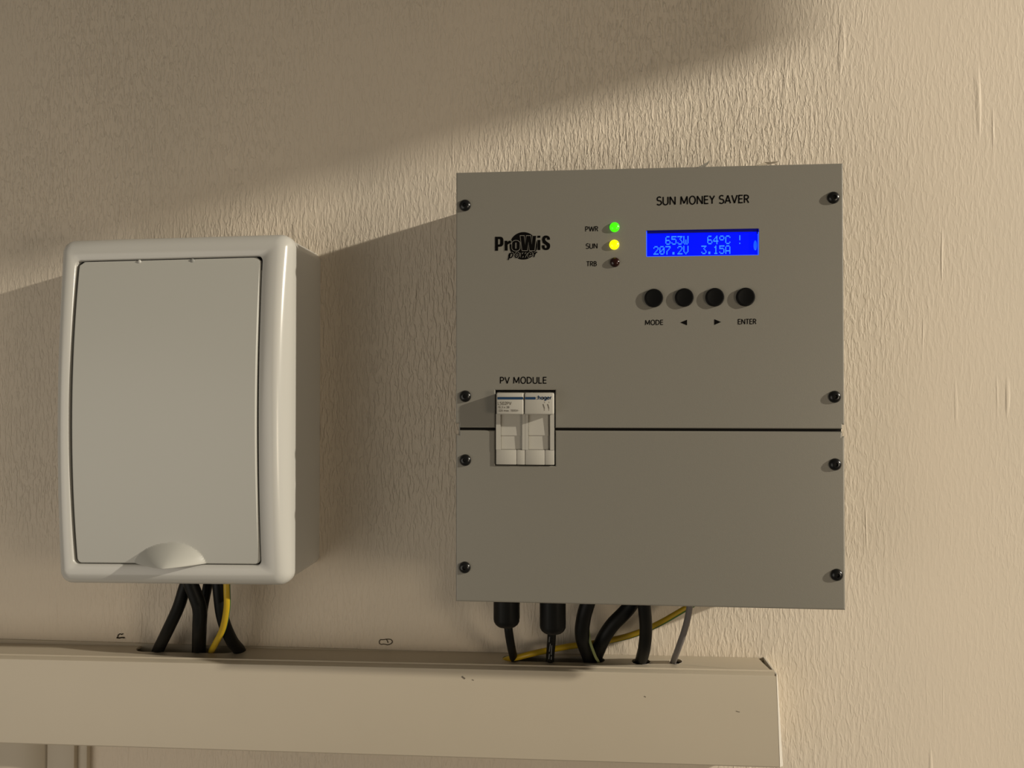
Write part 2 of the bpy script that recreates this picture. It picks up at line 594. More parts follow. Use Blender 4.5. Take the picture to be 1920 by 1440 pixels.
# the lid clips over the front and wraps a little way over the top and the bottom
prof = [(-TD + 0.0076, ZT + 0.0004), (-TD + 0.0072, ZT + 0.0014), (-TD + 0.0062, ZT + 0.0014), (-TD + 0.0058, ZT + 0.0006), (-TD + 0.0008, ZT), (-TD + 0.0002, ZT - 0.0003), (-TD, ZT - 0.0010), (-TD, ZB + 0.0010), (-TD + 0.0005, ZB + 0.0002), (-TD + 0.0015, ZB - 0.0002), (-TD + 0.0060, ZB - 0.0002)]
inner = [(-TD + 0.0060, ZB + 0.0001), (-TD + 0.0015, ZB + 0.0010), (-TD + 0.0014, ZT - 0.0010), (-TD + 0.0076, ZT + 0.0001)]
bm = bmesh.new()
loops = []
for x in (XL, XR):
    loops.append([bm.verts.new((x + (0.0018 * max(0, (ZT - z)) / (ZT - ZB) if x == XR else 0), y, tz(z, x))) for y, z in prof + inner])
for i in range(len(loops[0])):
    j = (i + 1) % len(loops[0])
    bm.faces.new((loops[0][i], loops[0][j], loops[1][j], loops[1][i]))
for L_ in loops:
    bm.faces.new(L_)
obj('trunking_lid', bm, M['duct'], trunk, 30)
# end plate, its raw edge wider towards the bottom
bm = bmesh.new()
e0, e1 = px(1456.5, 1268, TD), px(1463, 1438, TD)
V = []
for (p, wd, z) in ((e0, 0.0007, tz(ZT + 0.0004, XR)), (e1, 0.0022, e1.z)):
    V.append([bm.verts.new((p.x + dx, y, z)) for dx, y in ((-0.0002, -TD - 0.0001), (wd, -TD + 0.0016), (wd, 0.0), (-0.0004, 0.0))])
for i in range(4):
    j = (i + 1) % 4
    bm.faces.new((V[0][i], V[0][j], V[1][j], V[1][i]))
bm.faces.new(V[0]); bm.faces.new(V[1])
obj('trunking_end', bm, M['raw'], trunk)['label'] = 'pale raw end plate'
bm = bmesh.new()                                                   # white liner rim showing in two holes
for (u0, u1, v0, v1) in ((1183, 1218, 1234, 1246), (1253, 1277, 1234, 1245)):
    P = stadium(u0, u1, v0, v1, 6)
    Q = [(x + (sum(a for a, b in P) / len(P) - x) * -0.10, y + (sum(b for a, b in P) / len(P) - y) * -0.10) for x, y in P]
    for i in range(len(P)):
        j = (i + 1) % len(P)
        if P[i][1] > sum(b for a, b in P) / len(P) or P[i][0] < sum(a for a, b in P) / len(P):
            continue
        bm.faces.new([bm.verts.new((x, y, tz(ZT + 0.0002, x))) for x, y in (P[i], P[j], Q[j], Q[i])])
obj('hole_burr', bm, M['raw'], trunk)['label'] = 'pale cut plastic around two holes'
for (a, b, wdt) in (((866, 1268), (872, 1272.5), 0.0010), ((885, 1274), (888.5, 1275.5), 0.0005), ((1380, 1333), (1387, 1335), 0.0004), ((1208, 1305), (1211, 1307), 0.0005)):
    bm = bmesh.new()
    m_ = ((a[0] + b[0]) / 2, (a[1] + b[1]) / 2 + 0.4)
    stroke(bm, [xz(*a, TD), xz(*m_, TD), xz(*b, TD)], wdt, -TD - 0.00012)
    obj('scuff', bm, M['grey_ink'], trunk)

for (y, z, r_) in ((-0.0125, ZT - 0.014, 0.0075), (-0.0245, ZT - 0.019, 0.0065), (-0.012, ZT - 0.031, 0.007)):  # black cables added inside so the slots look dark
    bm = bmesh.new()
    tube(bm, [Vector((x, y, tz(z, x) + 0.0012 * math.sin(x * 40 + y * 900))) for x in [-0.60 + 0.02 * k for k in range(36)]], r_, 10)
    obj('dark_fill_cable', bm, M['black'], trunk, 50)

# painted pipe and the flat strip beside it, going down from under the trunking
pxr = px(100, 1415, 0.001).x
prw = 0.032
bm = bmesh.new()
top, bot = [], []
for k in range(25):
    a = math.pi * k / 24
    x, y = pxr - prw + prw * math.cos(a), -0.0002 - 0.0125 * math.sin(a)
    top.append(bm.verts.new((x, y, 1.2470)))
    bot.append(bm.verts.new((x, y, 0.30)))
for k in range(24):
    bm.faces.new((top[k], top[k + 1], bot[k + 1], bot[k]))
bm.faces.new((top[24], top[0], bot[0], bot[24]))
bm.faces.new(top)
bm.faces.new(bot)
tag(obj('rounded_trunking', bm, M['duct'], None, 50), 'shallow rounded cream trunking going down from under the long one, beside a flat strip', 'trunking')
s0x, s1x, s2x = pxr + 0.0006, px(140, 1415, 0.008).x, px(163, 1415, 0.005).x
strip = thing('cable_strip', 'flat cream cable strip going down from under the long trunking, right beside the rounded one', 'trunking', Vector((s1x, 0, 0.3)))
obj('strip_lid', box(s0x - 0.0004, s1x, -0.0085, -0.0003, 0.30, 1.2470, 0.0008), M['duct'], strip, 40)
obj('strip_base', box(s1x - 0.002, s2x, -0.0050, -0.0002, 0.30, 1.2470, 0.0006), M['duct'], strip, 40)

# ---------------------------------------------------------------- solar inverter
ID = 0.088                                                         # depth of its front face
inv = thing('solar_inverter', 'grey metal solar inverter with blue display on the wall above the trunking', 'inverter', Vector((0.042, 0, 1.372)))
IX0, IX1, IZ0, IZ1 = -0.0745, 0.1586, 1.3724, 1.6382
obj('housing', box(IX0 + 0.0009, IX1 - 0.0009, -ID + 0.0060, 0.0, IZ0 + 0.0006, IZ1 - 0.0006, 0.0006), M['panel'], inv, 40)
SEAM = (px(1220, 803, ID).z, px(1220, 808, ID).z)
bx0, bx1 = px(928.6, 800, ID).x, px(1041.5, 800, ID).x
bz1, bz0 = px(985, 731.5, ID).z, px(985, 873, ID).z
nl, nr = px(861, 800, ID).x, px(1579.5, 800, ID).x
nz1, nz0 = px(860, 794, ID).z, px(860, 815, ID).z
lx0, lx1 = px(1211.5, 455, ID).x, px(1423.5, 455, ID).x
lz1, lz0 = px(1317, 430, ID).z, px(1317, 480, ID).z
up_out = [(IX0, nz1), (nl, nz1), (nl, SEAM[0]), (bx0, SEAM[0]), (bx0, bz1), (bx1, bz1), (bx1, SEAM[0]), (nr, SEAM[0]), (nr, nz1), (IX1, nz1), (IX1, IZ1), (IX0, IZ1)]
obj('upper_cover', plate(up_out, [rrect(lx0, lx1, lz0, lz1, 0.0007, 3)], -ID, -ID + 0.0016, 0.0007), M['panel'], inv)
lo_out = [(IX0, IZ0), (IX1, IZ0), (IX1, nz0), (nr, nz0), (nr, SEAM[1]), (bx1, SEAM[1]), (bx1, bz0), (bx0, bz0), (bx0, SEAM[1]), (nl, SEAM[1]), (nl, nz0), (IX0, nz0)]
obj('lower_cover', plate(lo_out, [], -ID, -ID + 0.0016, 0.0010, 4), M['panel'], inv)
bm = bmesh.new()                                                   # black sheets for the unlit inside seen through the seam and round the breaker
add_box(bm, nl + 0.0002, nr - 0.0002, -ID + 0.00165, -ID + 0.0022, SEAM[1] - 0.0008, SEAM[0] + 0.0008)
add_box(bm, bx0 - 0.0006, bx1 + 0.0006, -ID + 0.0054, -ID + 0.0059, bz0 - 0.0006, bz1 + 0.0006)
obj('dark_inside_sheet', bm, M['gap'], inv)['label'] = 'black sheet for the unlit inside behind the seam'

screw_prof = [(0.0036, 0.0), (0.0036, 0.0004), (0.0033, 0.0011), (0.0027, 0.0017), (0.0020, 0.00205), (0.0014, 0.0022), (0.0012, 0.0022), (0.00115, 0.0012), (0.0, 0.0012)]
for i, (u, v) in enumerate([(871.5, 384.5), (1563.5, 370), (872, 743), (1566, 744), (872, 863), (1567, 871), (871, 1064.5), (1570, 1078.5)]):
    p = px(u, v, ID + 0.001)
    if i == 0:
        s0 = obj('screw', lathe(screw_prof, (0, 0, 0)), M['screw'], inv, 40)
        s0.matrix_parent_inverse = Matrix.Identity(4)
        s0.location = Vector((p.x, -ID, p.z)) - inv.location
    else:
        s = s0.copy()
        COL.objects.link(s)
        s.parent = inv
        s.location = Vector((p.x, -ID, p.z)) - inv.location
btn_prof = [(0.0056, -0.0004), (0.0056, 0.0012), (0.0054, 0.0017), (0.0049, 0.0019), (0.0043, 0.0018), (0.0020, 0.0016), (0.0, 0.00155)]
for i, (u, v, nm) in enumerate([(1226.5, 558, 'mode'), (1284, 557, 'back arrow'), (1341.5, 556.5, 'forward arrow'), (1399.5, 556, 'enter')]):
    p = px(u, v, ID + 0.003)
    if i == 0:
        b0 = obj('button', lathe(btn_prof, (0, 0, 0), n=36), M['button'], inv, 40)
        b0.matrix_parent_inverse = Matrix.Identity(4)
        b = b0
    else:
        b = b0.copy()
        COL.objects.link(b)
        b.parent = inv
    b.location = Vector((p.x, -ID, p.z)) - inv.location
led_prof = [(0.0030, -0.0004), (0.0030, 0.0002), (0.0028, 0.0009), (0.0023, 0.0015), (0.0015, 0.00195), (0.0007, 0.0021), (0.0, 0.00215)]
for (u, v, k, lb) in ((1152.5, 425, 'led_green', 'lit green lens'), (1152, 458, 'led_yellow', 'lit yellow lens'), (1153, 491, 'led_red', 'unlit dark red lens')):
    p = px(u, v, ID + 0.0015)
    obj('indicator_light', lathe(led_prof, (p.x, -ID, p.z), n=24), M[k], inv, 60)['label'] = lb

# display behind its window
disp = obj('display', box(lx0 - 0.002, lx1 + 0.002, -ID + 0.00185, -ID + 0.004, lz0 - 0.002, lz1 + 0.002), M['lcd'], inv)
disp['label'] = 'blue backlit character display'
disp.location = (0, 0, 0)
bm = bmesh.new()                                                   # bright backlight edges left and below
yb = -ID + 0.0017
add_box(bm, lx0 + 0.00002, lx0 + 0.0006, yb - 0.0008, yb, lz0, lz1 - 0.0004)
add_box(bm, lx0, lx1 - 0.0004, yb - 0.0008, yb, lz0 + 0.00002, lz0 + 0.00045)
add_box(bm, lx1 - 0.0005, lx1 - 0.00002, yb - 0.0008, yb, lz0, lz1 - 0.002)
obj('display_light_strip', bm, M['lcd_edge'], disp)
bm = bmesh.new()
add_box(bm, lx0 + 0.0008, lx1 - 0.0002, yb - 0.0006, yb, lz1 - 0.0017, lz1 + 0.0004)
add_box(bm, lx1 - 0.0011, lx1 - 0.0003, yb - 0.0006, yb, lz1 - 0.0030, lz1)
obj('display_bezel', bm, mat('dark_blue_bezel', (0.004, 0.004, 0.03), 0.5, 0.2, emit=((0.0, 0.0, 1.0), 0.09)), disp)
p = px(1417.5, 459, ID)
bm = lathe([(0.0019, 0.0), (0.0014, 0.0002), (0.0, 0.0003)], (0, 0, 0))
for v in bm.verts:
    v.co = Vector((p.x + v.co.x * 0.55, -ID + 0.00178 + v.co.y, p.z + v.co.z * 1.6))
obj('backlight_diode', bm, M['lcd_led'], disp, 60)
G = {'6': '0111010000100001111010001100010 1110'.replace(' ', ''),
     '5': '11111100001111000001000011000101110', '3': '11111000100010000010000011000101110',
     'W': '10001100011000110101101011010101010', '4': '00010001100101010010111110001000010',
     '2': '01110100010000100010001000100011111', '0': '01110100011001110101110011000101110',
     '7': '11111000010001000100010000100001000', '.': '00000000000000000000000000110001100',
     'V': '10001100011000110001100010101000100', '1': '00100011000010000100001000010001110',
     'A': '01110100011000110001111111000110001', 'C': '01110100011000010000100001000101110',
     'o': '01110100011000101110000000000000000', '!': '00100001000010000100000000000000100'}


def lcd_row(chars, v_top, v_bot):
    bm = bmesh.new()
    d = ID - 0.0018
    for col, ch in chars:
        for k, bit in enumerate(G[ch][:35]):
            if bit == '1':
                cx, cz = k % 5, k // 5
                u = 1225.2 + 11.22 * col + cx * 1.92
                v = v_top + (v_bot - v_top) * cz / 7.0 - (u - 1225) * 0.012
                a, b = px(u, v, d), px(u + 1.8, v + (v_bot - v_top) / 7.0 * 0.94, d)
                bm.faces.new([bm.verts.new((x, -d - 0.00015, z)) for x, z in ((a.x, b.z), (b.x, b.z), (b.x, a.z), (a.x, a.z))])
    return bm


obj('display_text', lcd_row([(2, '6'), (3, '5'), (4, '3'), (5, 'W'), (9, '6'), (10, '4'), (11, 'o'), (12, 'C'), (14, '!')], 443.3, 459.5), M['lcd_text'], disp)
obj('display_text', lcd_row([(0, '2'), (1, '0'), (2, '7'), (3, '.'), (4, '2'), (5, 'V'), (8, '3'), (9, '.'), (10, '1'), (11, '5'), (12, 'A')], 461.8, 477.8), M['lcd_text'], disp)

# lettering printed on the covers
lettering('lettering', 'SUN MONEY SAVER', 1231.5, 1404.5, 369.5, 384.5, ID, inv, M['ink'], vr=4.2)
lettering('lettering', 'PWR', 1097.5, 1121.5, 424.8, 434.0, ID, inv, M['ink'], vr=0.5)
lettering('lettering', 'SUN', 1098.8, 1120.3, 457.0, 466.2, ID, inv, M['ink'], vr=0.5)
lettering('lettering', 'TRB', 1099.8, 1119.2, 490.2, 499.2, ID, inv, M['ink'], vr=0.3)
lettering('lettering', 'PV MODULE', 937.5, 1025, 707.0, 719.0, ID, inv, M['ink'])
lettering('lettering', 'MODE', 1209.5, 1243.5, 600.2, 609.4, ID, inv, M['ink'], vr=0.5)
lettering('lettering', 'ENTER', 1383.5, 1418, 598.5, 608.0, ID, inv, M['ink'], vr=0.5)
for T in (((1275.5, 604.7), (1288.2, 610.0), (1288.2, 599.5)), ((1352, 603.8), (1339.3, 598.5), (1339.3, 609.3))):
    bm = bmesh.new()
    bm.faces.new([bm.verts.new((*[xz(u, v, ID)[0]], -ID - 0.00012, xz(u, v, ID)[1])) for u, v in T])
    obj('arrow_symbol', bm, M['ink'], inv)

# maker's emblem: black disc behind outlined condensed letters
cx, cz = xz(981.3, 461, ID)
r = 26.0 * (0.56 - ID) / F
bm = bmesh.new()
bm.faces.new([bm.verts.new((cx + r * math.cos(2 * math.pi * k / 48), -ID - 0.00010, cz + r * math.sin(2 * math.pi * k / 48))) for k in range(48)])
logo = obj('emblem', bm, M['ink'], inv)


def poly_letter(polys, lift, m, nm, grow=0.0):
    bm = bmesh.new()
    for outer, hole in polys:
        es = []
        for R, g in ((outer, -grow), (hole, grow)):
            if not R:
                continue
            pts = [xz(u, v, ID) for u, v in R]
            area = sum(pts[i][0] * pts[(i + 1) % len(pts)][1] - pts[(i + 1) % len(pts)][0] * pts[i][1] for i in range(len(pts)))
            if area < 0:
                pts = pts[::-1]
            if g:
                pts = offset_poly(pts, g * (0.56 - ID) / F)
            vs = [bm.verts.new((x, -ID - lift, z)) for x, z in pts]
            es += [bm.edges.new((vs[i], vs[(i + 1) % len(vs)])) for i in range(len(vs))]
        bmesh.ops.triangle_fill(bm, edges=es, use_beauty=True)
    return obj(nm, bm, m, logo)


# letter outlines in pixels: P r o W i S
Lp = ([(928.3, 444)] + arc(938, 449, 5.8, 5, -90, 0, 5) + arc(938, 457, 5.8, 5.6, 0, 90, 5) + [(934, 462.6), (934, 470.3), (928.3, 470.3)],
      [(934, 448.2)] + arc(936.2, 450.3, 1.8, 2.1, -90, 0, 3) + arc(936.2, 455.5, 1.8, 3.0, 0, 90, 3) + [(934, 458.5)])
Lr = ([(946.2, 451.5), (951.6, 451.5), (951.6, 453.6)] + [(954, 451.6), (958.3, 451.2), (958.3, 456.9), (954.8, 456.9), (952, 459), (952, 470), (946.2, 470)], None)
Lo = (arc(967.5, 456.5, 7.3, 5.4, 180, 360, 10) + arc(967.5, 465.0, 7.3, 5.4, 0, 180, 10),
      arc(967.4, 457, 1.3, 2.2, 180, 360, 6) + arc(967.4, 464.5, 1.3, 2.0, 0, 180, 6))
LW = ([(975.7, 442.3), (982.6, 442.3), (984.6, 459.5), (987.2, 442.3), (994.9, 442.3), (997.3, 459), (999.2, 442.3), (1005.2, 442.3), (1002.4, 469.6), (993.0, 469.6), (990.9, 453), (988.6, 469.6), (979.2, 469.6)], None)
Li = ([(1007.8, 449.9), (1013.2, 449.9), (1013.2, 468.8), (1007.8, 468.8)], None)
Lid = ([(1007.8, 442.0), (1013.2, 442.0), (1013.2, 445.9), (1007.8, 445.9)], None)
LS = ([(1031.4, 449.6), (1026.0, 449.6)] + arc(1024.2, 448.3, 1.8, 2.4, 0, -180, 4) + [(1022.4, 450.2), (1025, 453.0), (1029.6, 456.2)] + arc(1025.6, 461.2, 6.0, 7.6, -40, 90, 7) + arc(1022.6, 462.6, 6.6, 6.2, 90, 180, 5) + [(1016, 459.8), (1021.4, 459.8), (1021.4, 462.6)] + arc(1023.4, 463.2, 1.9, 2.2, 180, 0, 4) + [(1025.3, 461.4), (1022.4, 458.6), (1017.8, 455.4)] + arc(1022.6, 449.2, 6.2, 7.5, 150, 270, 6) + arc(1024.6, 448.2, 6.7, 6.5, -90, 0, 5), None)
poly_letter([Lo, LW], 0.00013, M['panel'], 'emblem_outline', 0.95)
poly_letter([Lr], 0.00012, M['panel'], 'emblem_outline', 0.9)
poly_letter([Lp, Lr, Lo, LW, Li, Lid, LS], 0.00017, M['ink'], 'emblem_lettering')
for pen, lift, m_, nm in ((0.31, 0.00014, 'panel', 'emblem_outline'), (0.19, 0.00017, 'ink', 'emblem_lettering')):
    lettering(nm, 'power', 953.0, 1005.5, 470.5, 483.3, ID, logo, M[m_], lift=lift, pen=pen, shear=0.22, gap=0.20, vr=1.4)

# two-pole breaker showing through the cut-out
brk = obj('circuit_breaker', None or box(px(930, 800, ID).x, px(1040, 800, ID).x, -ID + 0.0030, -ID + 0.0053, px(985, 872, ID).z, px(985, 734.5, ID).z, 0.0003), M['breaker'], inv, 40)
brk['label'] = 'light grey two-pole switch module with blue stripe'
BD = ID + 0.0075


def wx(u, d):
    return px(u, 800, d).x


def wz(v, d):
    return px(985, v, d).z


for (u0, u1) in ((930.5, 981.8), (983.4, 1038.6)):
    bm = box(wx(u0, BD), wx(u1, BD), -BD, -ID + 0.0031, wz(777.5, BD), wz(735.5, BD) - 0.0003, 0.0009, 3)
    obj('handle', bm, M['breaker'], brk, 40)
FD = ID + 0.0013
for k, (u0, u1, s0_, s1_) in enumerate(((930, 985, 938.5, 979.0), (985, 1039.5, 990.5, 1031.5))):
    xa, xb, sa, sb = wx(u0, FD), wx(u1, FD), wx(s0_, FD), wx(s1_, FD)
    zt, zs, zb_ = wz(776, FD), wz(843.5, FD), wz(871.5, FD)
    bm = bmesh.new()
    add_box(bm, xa, sa, -FD, -ID + 0.0031, zs, zt)
    add_box(bm, sb, xb - 0.0001, -FD, -ID + 0.0031, zs, zt)
    obj('module_rail', bm, M['breaker'], brk)
    us = (968.5 if k == 0 else 1021.5)
    bm = box(xa, wx(us, FD) - 0.00012, -FD, -ID + 0.0031, zb_, zs, 0.00035)
    obj('module_foot', bm, M['breaker'], brk, 40)
    bm = box(wx(us, FD) + 0.00012, xb - 0.0001, -FD + 0.0002, -ID + 0.0031, zb_, zs, 0.00035)
    obj('module_foot', bm, M['breaker'], brk, 40)
    # sloping lever: upper slope leans out to a ridge, lower part falls back
    m0 = 0.0002
    zr = wz(818.5 if k == 0 else 818, FD)
    bm = bmesh.new()
    y0, y1, y2 = -ID + 0.0008, -ID - 0.0003, -ID + 0.0002
    cut = sb - (0.0000 if k == 0 else 0.0011)
    for (za, zb2, ya, yb2) in ((zt, zr + 0.0006, y0 - 0.0006, y1), (zr + 0.0006, zr, y1, y2), (zr, zs + m0, y2, y2 - 0.0002)):
        q = [bm.verts.new(c) for c in ((sa + m0, ya, za), (cut - m0, ya, za), (cut - m0, yb2, zb2), (sa + m0, yb2, zb2))]
        bm.faces.new(q)
        q = [bm.verts.new(c) for c in ((cut - m0, ya, za), (sb - 0.0001, -ID + 0.0012, za), (sb - 0.0001, -ID + 0.0012, zb2), (cut - m0, yb2, zb2))]
        bm.faces.new(q)
    bmesh.ops.remove_doubles(bm, verts=bm.verts[:], dist=1e-6)
    obj('lever', bm, M['breaker'], brk)
xs = (wx(932.5, BD), wx(981.0, BD), wx(984.2, BD), wx(1004.5, BD))
for a, b in ((0, 1), (2, 3)):
    bm = bmesh.new()
    P = rrect(xs[a], xs[b], wz(749.0, BD), wz(744.3, BD), 0.0003, 3)
    bm.faces.new([bm.verts.new((x, -BD - 0.0001, z)) for x, z in P])
    obj('blue_stripe', bm, M['blue_ink'], brk)
lettering('module_lettering', ':hager', 1006.2, 1034.4, 742.2, 748.8, BD, brk, M['blue_ink'], pen=0.24)
lettering('module_lettering', 'L502PV', 933.5, 959, 753.5, 759.0, BD, brk, M['grey_ink'])
lettering('module_lettering', '10,3 x 38', 934, 955, 761.6, 765.3, BD, brk, M['grey_ink'])
lettering('module_lettering', '32A max. 1000V~', 934.5, 973.5, 768.0, 771.6, BD, brk, M['grey_ink'])
bm = bmesh.new()                                                   # two fuse symbols with small terminal numbers
for u in (1018.3, 1026.8):
    stroke(bm, [xz(u, 757.5, BD), xz(u + 1.3, 761, BD), xz(u + 2.6, 766.0, BD)], 0.0005, -BD - 0.0001)
    stroke(bm, [xz(u + 2.4, 766.0, BD), xz(u + 2.5, 770.2, BD)], 0.00022, -BD - 0.0001)
    stroke(bm, [xz(u + 2.2, 753.0, BD), xz(u + 3.4, 755.6, BD)], 0.0002, -BD - 0.0001)
obj('wiring_symbol', bm, M['grey_ink'], brk)

# cable glands under the inverter
for i, (u0, u1, v1) in enumerate(((925, 975, 1172), (1011.5, 1061.5, 1184))):
    gd = 0.045
    c = px((u0 + u1) / 2, 1135, gd)
    rr = (u1 - u0) / 2 * (0.56 - gd) / F
    zt, zb_ = IZ0 + 0.0005, px((u0 + u1) / 2, v1, gd - 0.004).z
    H = zt - zb_
    bm = lathe([(0.0, 0.0), (rr, 0.0), (rr, H - rr * 0.62), (rr * 0.96, H - rr * 0.42), (rr * 0.85, H - rr * 0.22), (rr * 0.68, H - rr * 0.08), (rr * 0.45, H), (0.0, H)], (c.x, -gd, zt), 'z', 24)
    for v in bm.verts:                                             # fluted grip
        dx, dy = v.co.x - c.x, v.co.y + gd
        a = math.atan2(dy, dx)
        if abs(math.hypot(dx, dy) - rr) < 1e-5 and round(a / (2 * math.pi) * 24) % 3 == 0:
            v.co.x -= dx * 0.05
            v.co.y -= dy * 0.05
    obj('cable_gland', bm, M['black'], inv, 35)

# ---------------------------------------------------------------- cables under the inverter
K = (0.56 - 0.035) / F
cable('power_cable', 'thin black cable leaving the leftmost gland under the grey inverter',
      [(952.5, 1170, 0.041), (954, 1185, 0.040), (958, 1210, 0.034), (963, 1240)], 8.0 * K, M['black'])
c2 = cable('power_cable', 'thin black printed cable leaving the second gland under the grey inverter',
           [(1035, 1180, 0.041), (1034, 1200, 0.036), (1032, 1225, 0.029), (1031, 1241)], 8.0 * K, M['black'])
bm = bmesh.new()
for (a, b) in (((1030.5, 1194), (1029.5, 1204)), ((1032, 1207), (1029.8, 1222)), ((1034.5, 1210), (1033.5, 1228)), ((1030, 1226), (1029, 1236)), ((1034, 1231), (1033.4, 1237))):
    pa, pb = px(a[0], a[1], 0.048 - (a[1] - 1190) * 0.00026), px(b[0], b[1], 0.048 - (b[1] - 1190) * 0.00026)
    t = Vector((0.0003, 0, 0))
    bm.faces.new([bm.verts.new(q) for q in (pa - t, pa + t, pb + t, pb - t)])
obj('cable_print', bm, M['print_grey'], c2)['label'] = 'worn pale print'
cable('power_cable', 'thick black cable with green yellow edge, third under the grey inverter',
      [(1117, 1085, 0.045), (1104, 1125, 0.044), (1094, 1160, 0.041), (1092, 1195, 0.034), (1106, 1240)], 13.6 * K, M['black'], n=20)
cable('earth_wire', 'narrow pale green wire lying against the third thick black cable', [(1100, 1158, 0.0285), (1103.5, 1185, 0.0335), (1107, 1205, 0.0345), (1116, 1230, 0.0300), (1122, 1242)], 2.6 * K, mat('pale_green_insulation', (0.20, 0.23, 0.085), 0.45), cat='wire')
cable('power_cable', 'thick black cable bending sharply to the left, behind the third under the inverter',
      [(1213, 1085, 0.030), (1180, 1138, 0.030), (1148, 1172, 0.030), (1130, 1200, 0.026), (1116, 1238)], 13.5 * K, M['black'], n=20)
cable('power_cable', 'thick straight black cable entering a pale rimmed hole under the inverter',
      [(1201, 1085, 0.050), (1208, 1138, 0.047), (1211, 1180, 0.038), (1208, 1215, 0.029), (1203, 1244)], 11.7 * K, M['black'], n=20)
cable('earth_wire', 'green and yellow earth wire crossing behind the black cables under the inverter',
      [(1330, 1115, 0.022), (1282, 1143, 0.018), (1230, 1172, 0.015), (1180, 1192, 0.013), (1120, 1205, 0.011), (1060, 1213, 0.012), (1000, 1225, 0.016), (968, 1233, 0.020), (950, 1238)], 5.8 * K, [M['green'], M['yellow']], cat='wire', two_tone=(10, 150), twist=-1.6)
cable('signal_cable', 'thin grey cable, rightmost under the grey inverter',
      [(1299, 1085, 0.050), (1292, 1145, 0.045), (1284, 1180, 0.037), (1272, 1215, 0.028), (1263, 1243)], 5.8 * K, M['grey_cable'])

# ---------------------------------------------------------------- distribution box
dbx = thing('distribution_box', 'white plastic distribution box with a closed curved door, beside the grey inverter', 'electrical box', Vector((-0.27, 0, 1.375)))
BSH = 0.011
RX1 = px(553.5, 770, 0.054).x
LX0 = px(106, 770, 0.066).x
TZ = px(330, 446.5, 0.057).z
BZ = px(330, 1096.5, 0.061).z
CX, CZ = (LX0 + RX1) / 2, (TZ + BZ) / 2
HZ = (TZ - BZ) / 2


def bsh(bm):
    return shear_bm(bm, BSH, CX)


# body against the wall
BIN = 0.0012
bm = plate(rrect(LX0 + BIN, RX1 - BIN, BZ + BIN, TZ - BIN, 0.007, 6), [], -0.054, 0.0, 0.0003)
obj('body', bsh(bm), M['white'], dbx, 20)

DU0, DU1, DV0, DV1 = 137.5, 485.5, 487.0, 1060.0
D0 = 0.069
ox0, ox1 = px(139, 770, D0).x - 0.0011, px(486.5, 770, D0).x + 0.0008
oz1, oz0 = px(318, 483.0, D0).z, px(318, 1060.5, D0).z


def bulge(z, amount):
    t = max(-1.0, min(1.0, (z - CZ) / HZ))
    return amount * (1 - t * t)


# cover frame: side wall, rounded rim, front face with a door opening
bm = bmesh.new()
NR = 8
rim = 0.0085
secs = [(0.0, 0.0525, 0.0), (0.0, 0.057, 0.0)]
for k in range(1, 9):
    a = math.pi / 2 * k / 8
    secs.append((rim * (1 - math.cos(a)), 0.057 + rim * math.sin(a), math.sin(a)))


def subdiv(P, n=24):
    """subdivide the long straight runs so they can follow the bulge"""
    out = []
    for i in range(len(P)):
        a, b = P[i], P[(i + 1) % len(P)]
        d = math.hypot(a[0] - b[0], a[1] - b[1])
        m = n if d > 0.05 else 1
        for k in range(m):
            out.append((a[0] + (b[0] - a[0]) * k / m, a[1] + (b[1] - a[1]) * k / m))
    return out


def loop(ins, dep, wgt, x0=LX0, x1=RX1, z0=BZ, z1=TZ, r0=0.0085, amt=0.0075):
    P = subdiv(rrect(x0 + ins, x1 - ins, z0 + ins, z1 - ins, max(0.0012, r0 - ins * 0.75), NR))
    return [bm.verts.new((x, -dep - wgt * bulge(z, amt), z)) for x, z in P]


rings = [loop(*s) for s in secs]
front = 0.057 + rim
rings.append(loop(0.0, front - 0.0002, 1.0, ox0 - 0.0006, ox1 + 0.0006, oz0 - 0.0006, oz1 + 0.0006, 0.0042))
rings.append(loop(0.0, front - 0.0008, 1.0, ox0, ox1, oz0, oz1, 0.0036))
rings.append(loop(0.0, front - 0.0065, 1.0, ox0, ox1, oz0, oz1, 0.0036))
for A, B in zip(rings, rings[1:]):
    for i in range(len(A)):
        j = (i + 1) % len(A)
        bm.faces.new((A[i], A[j], B[j], B[i]))
obj('cover', bsh(bm), M['white'], dbx, 55)
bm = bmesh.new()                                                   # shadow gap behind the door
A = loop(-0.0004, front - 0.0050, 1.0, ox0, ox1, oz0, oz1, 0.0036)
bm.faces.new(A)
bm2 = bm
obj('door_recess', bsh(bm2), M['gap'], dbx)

# door: bulged panel with a raised thumb tab at its lower edge
gx0, gx1, gz0, gz1 = ox0 + 0.0022, ox1 - 0.0012, oz0 + 0.0007, oz1 - 0.0009
rc = 0.0034
tabx, tabz = px(309, 1040, 0.072).x, px(309, 1019.5, 0.072).z
taba, tabh = 73 * (0.56 - 0.072) / F, 0.0
tabh = tabz - gz0


tabx = px(319, 1040, 0.072).x
tabl, tabr = 82 * (0.56 - 0.072) / F, 64 * (0.56 - 0.072) / F


def door_y(x, z):
    y = front - 0.0016 + bulge(z, 0.0096)
    u = (x - tabx) / (tabr if x > tabx else tabl)
    if abs(u) < 1:
        v = max(0.0, (z - gz0) / tabh)
        rho = math.sqrt(u * u + v ** 1.7)
        if rho < 1:
            y += 0.0175 * ((1 - rho) ** 0.9 - 0.12 * (1 - rho) ** 4)
    return y


bm = bmesh.new()
NX, NZ = 150, 150


def zrow(k):
    s = k / NZ                                                     # finer rows near the bottom
    return gz0 + (gz1 - gz0) * (s ** 1.7)


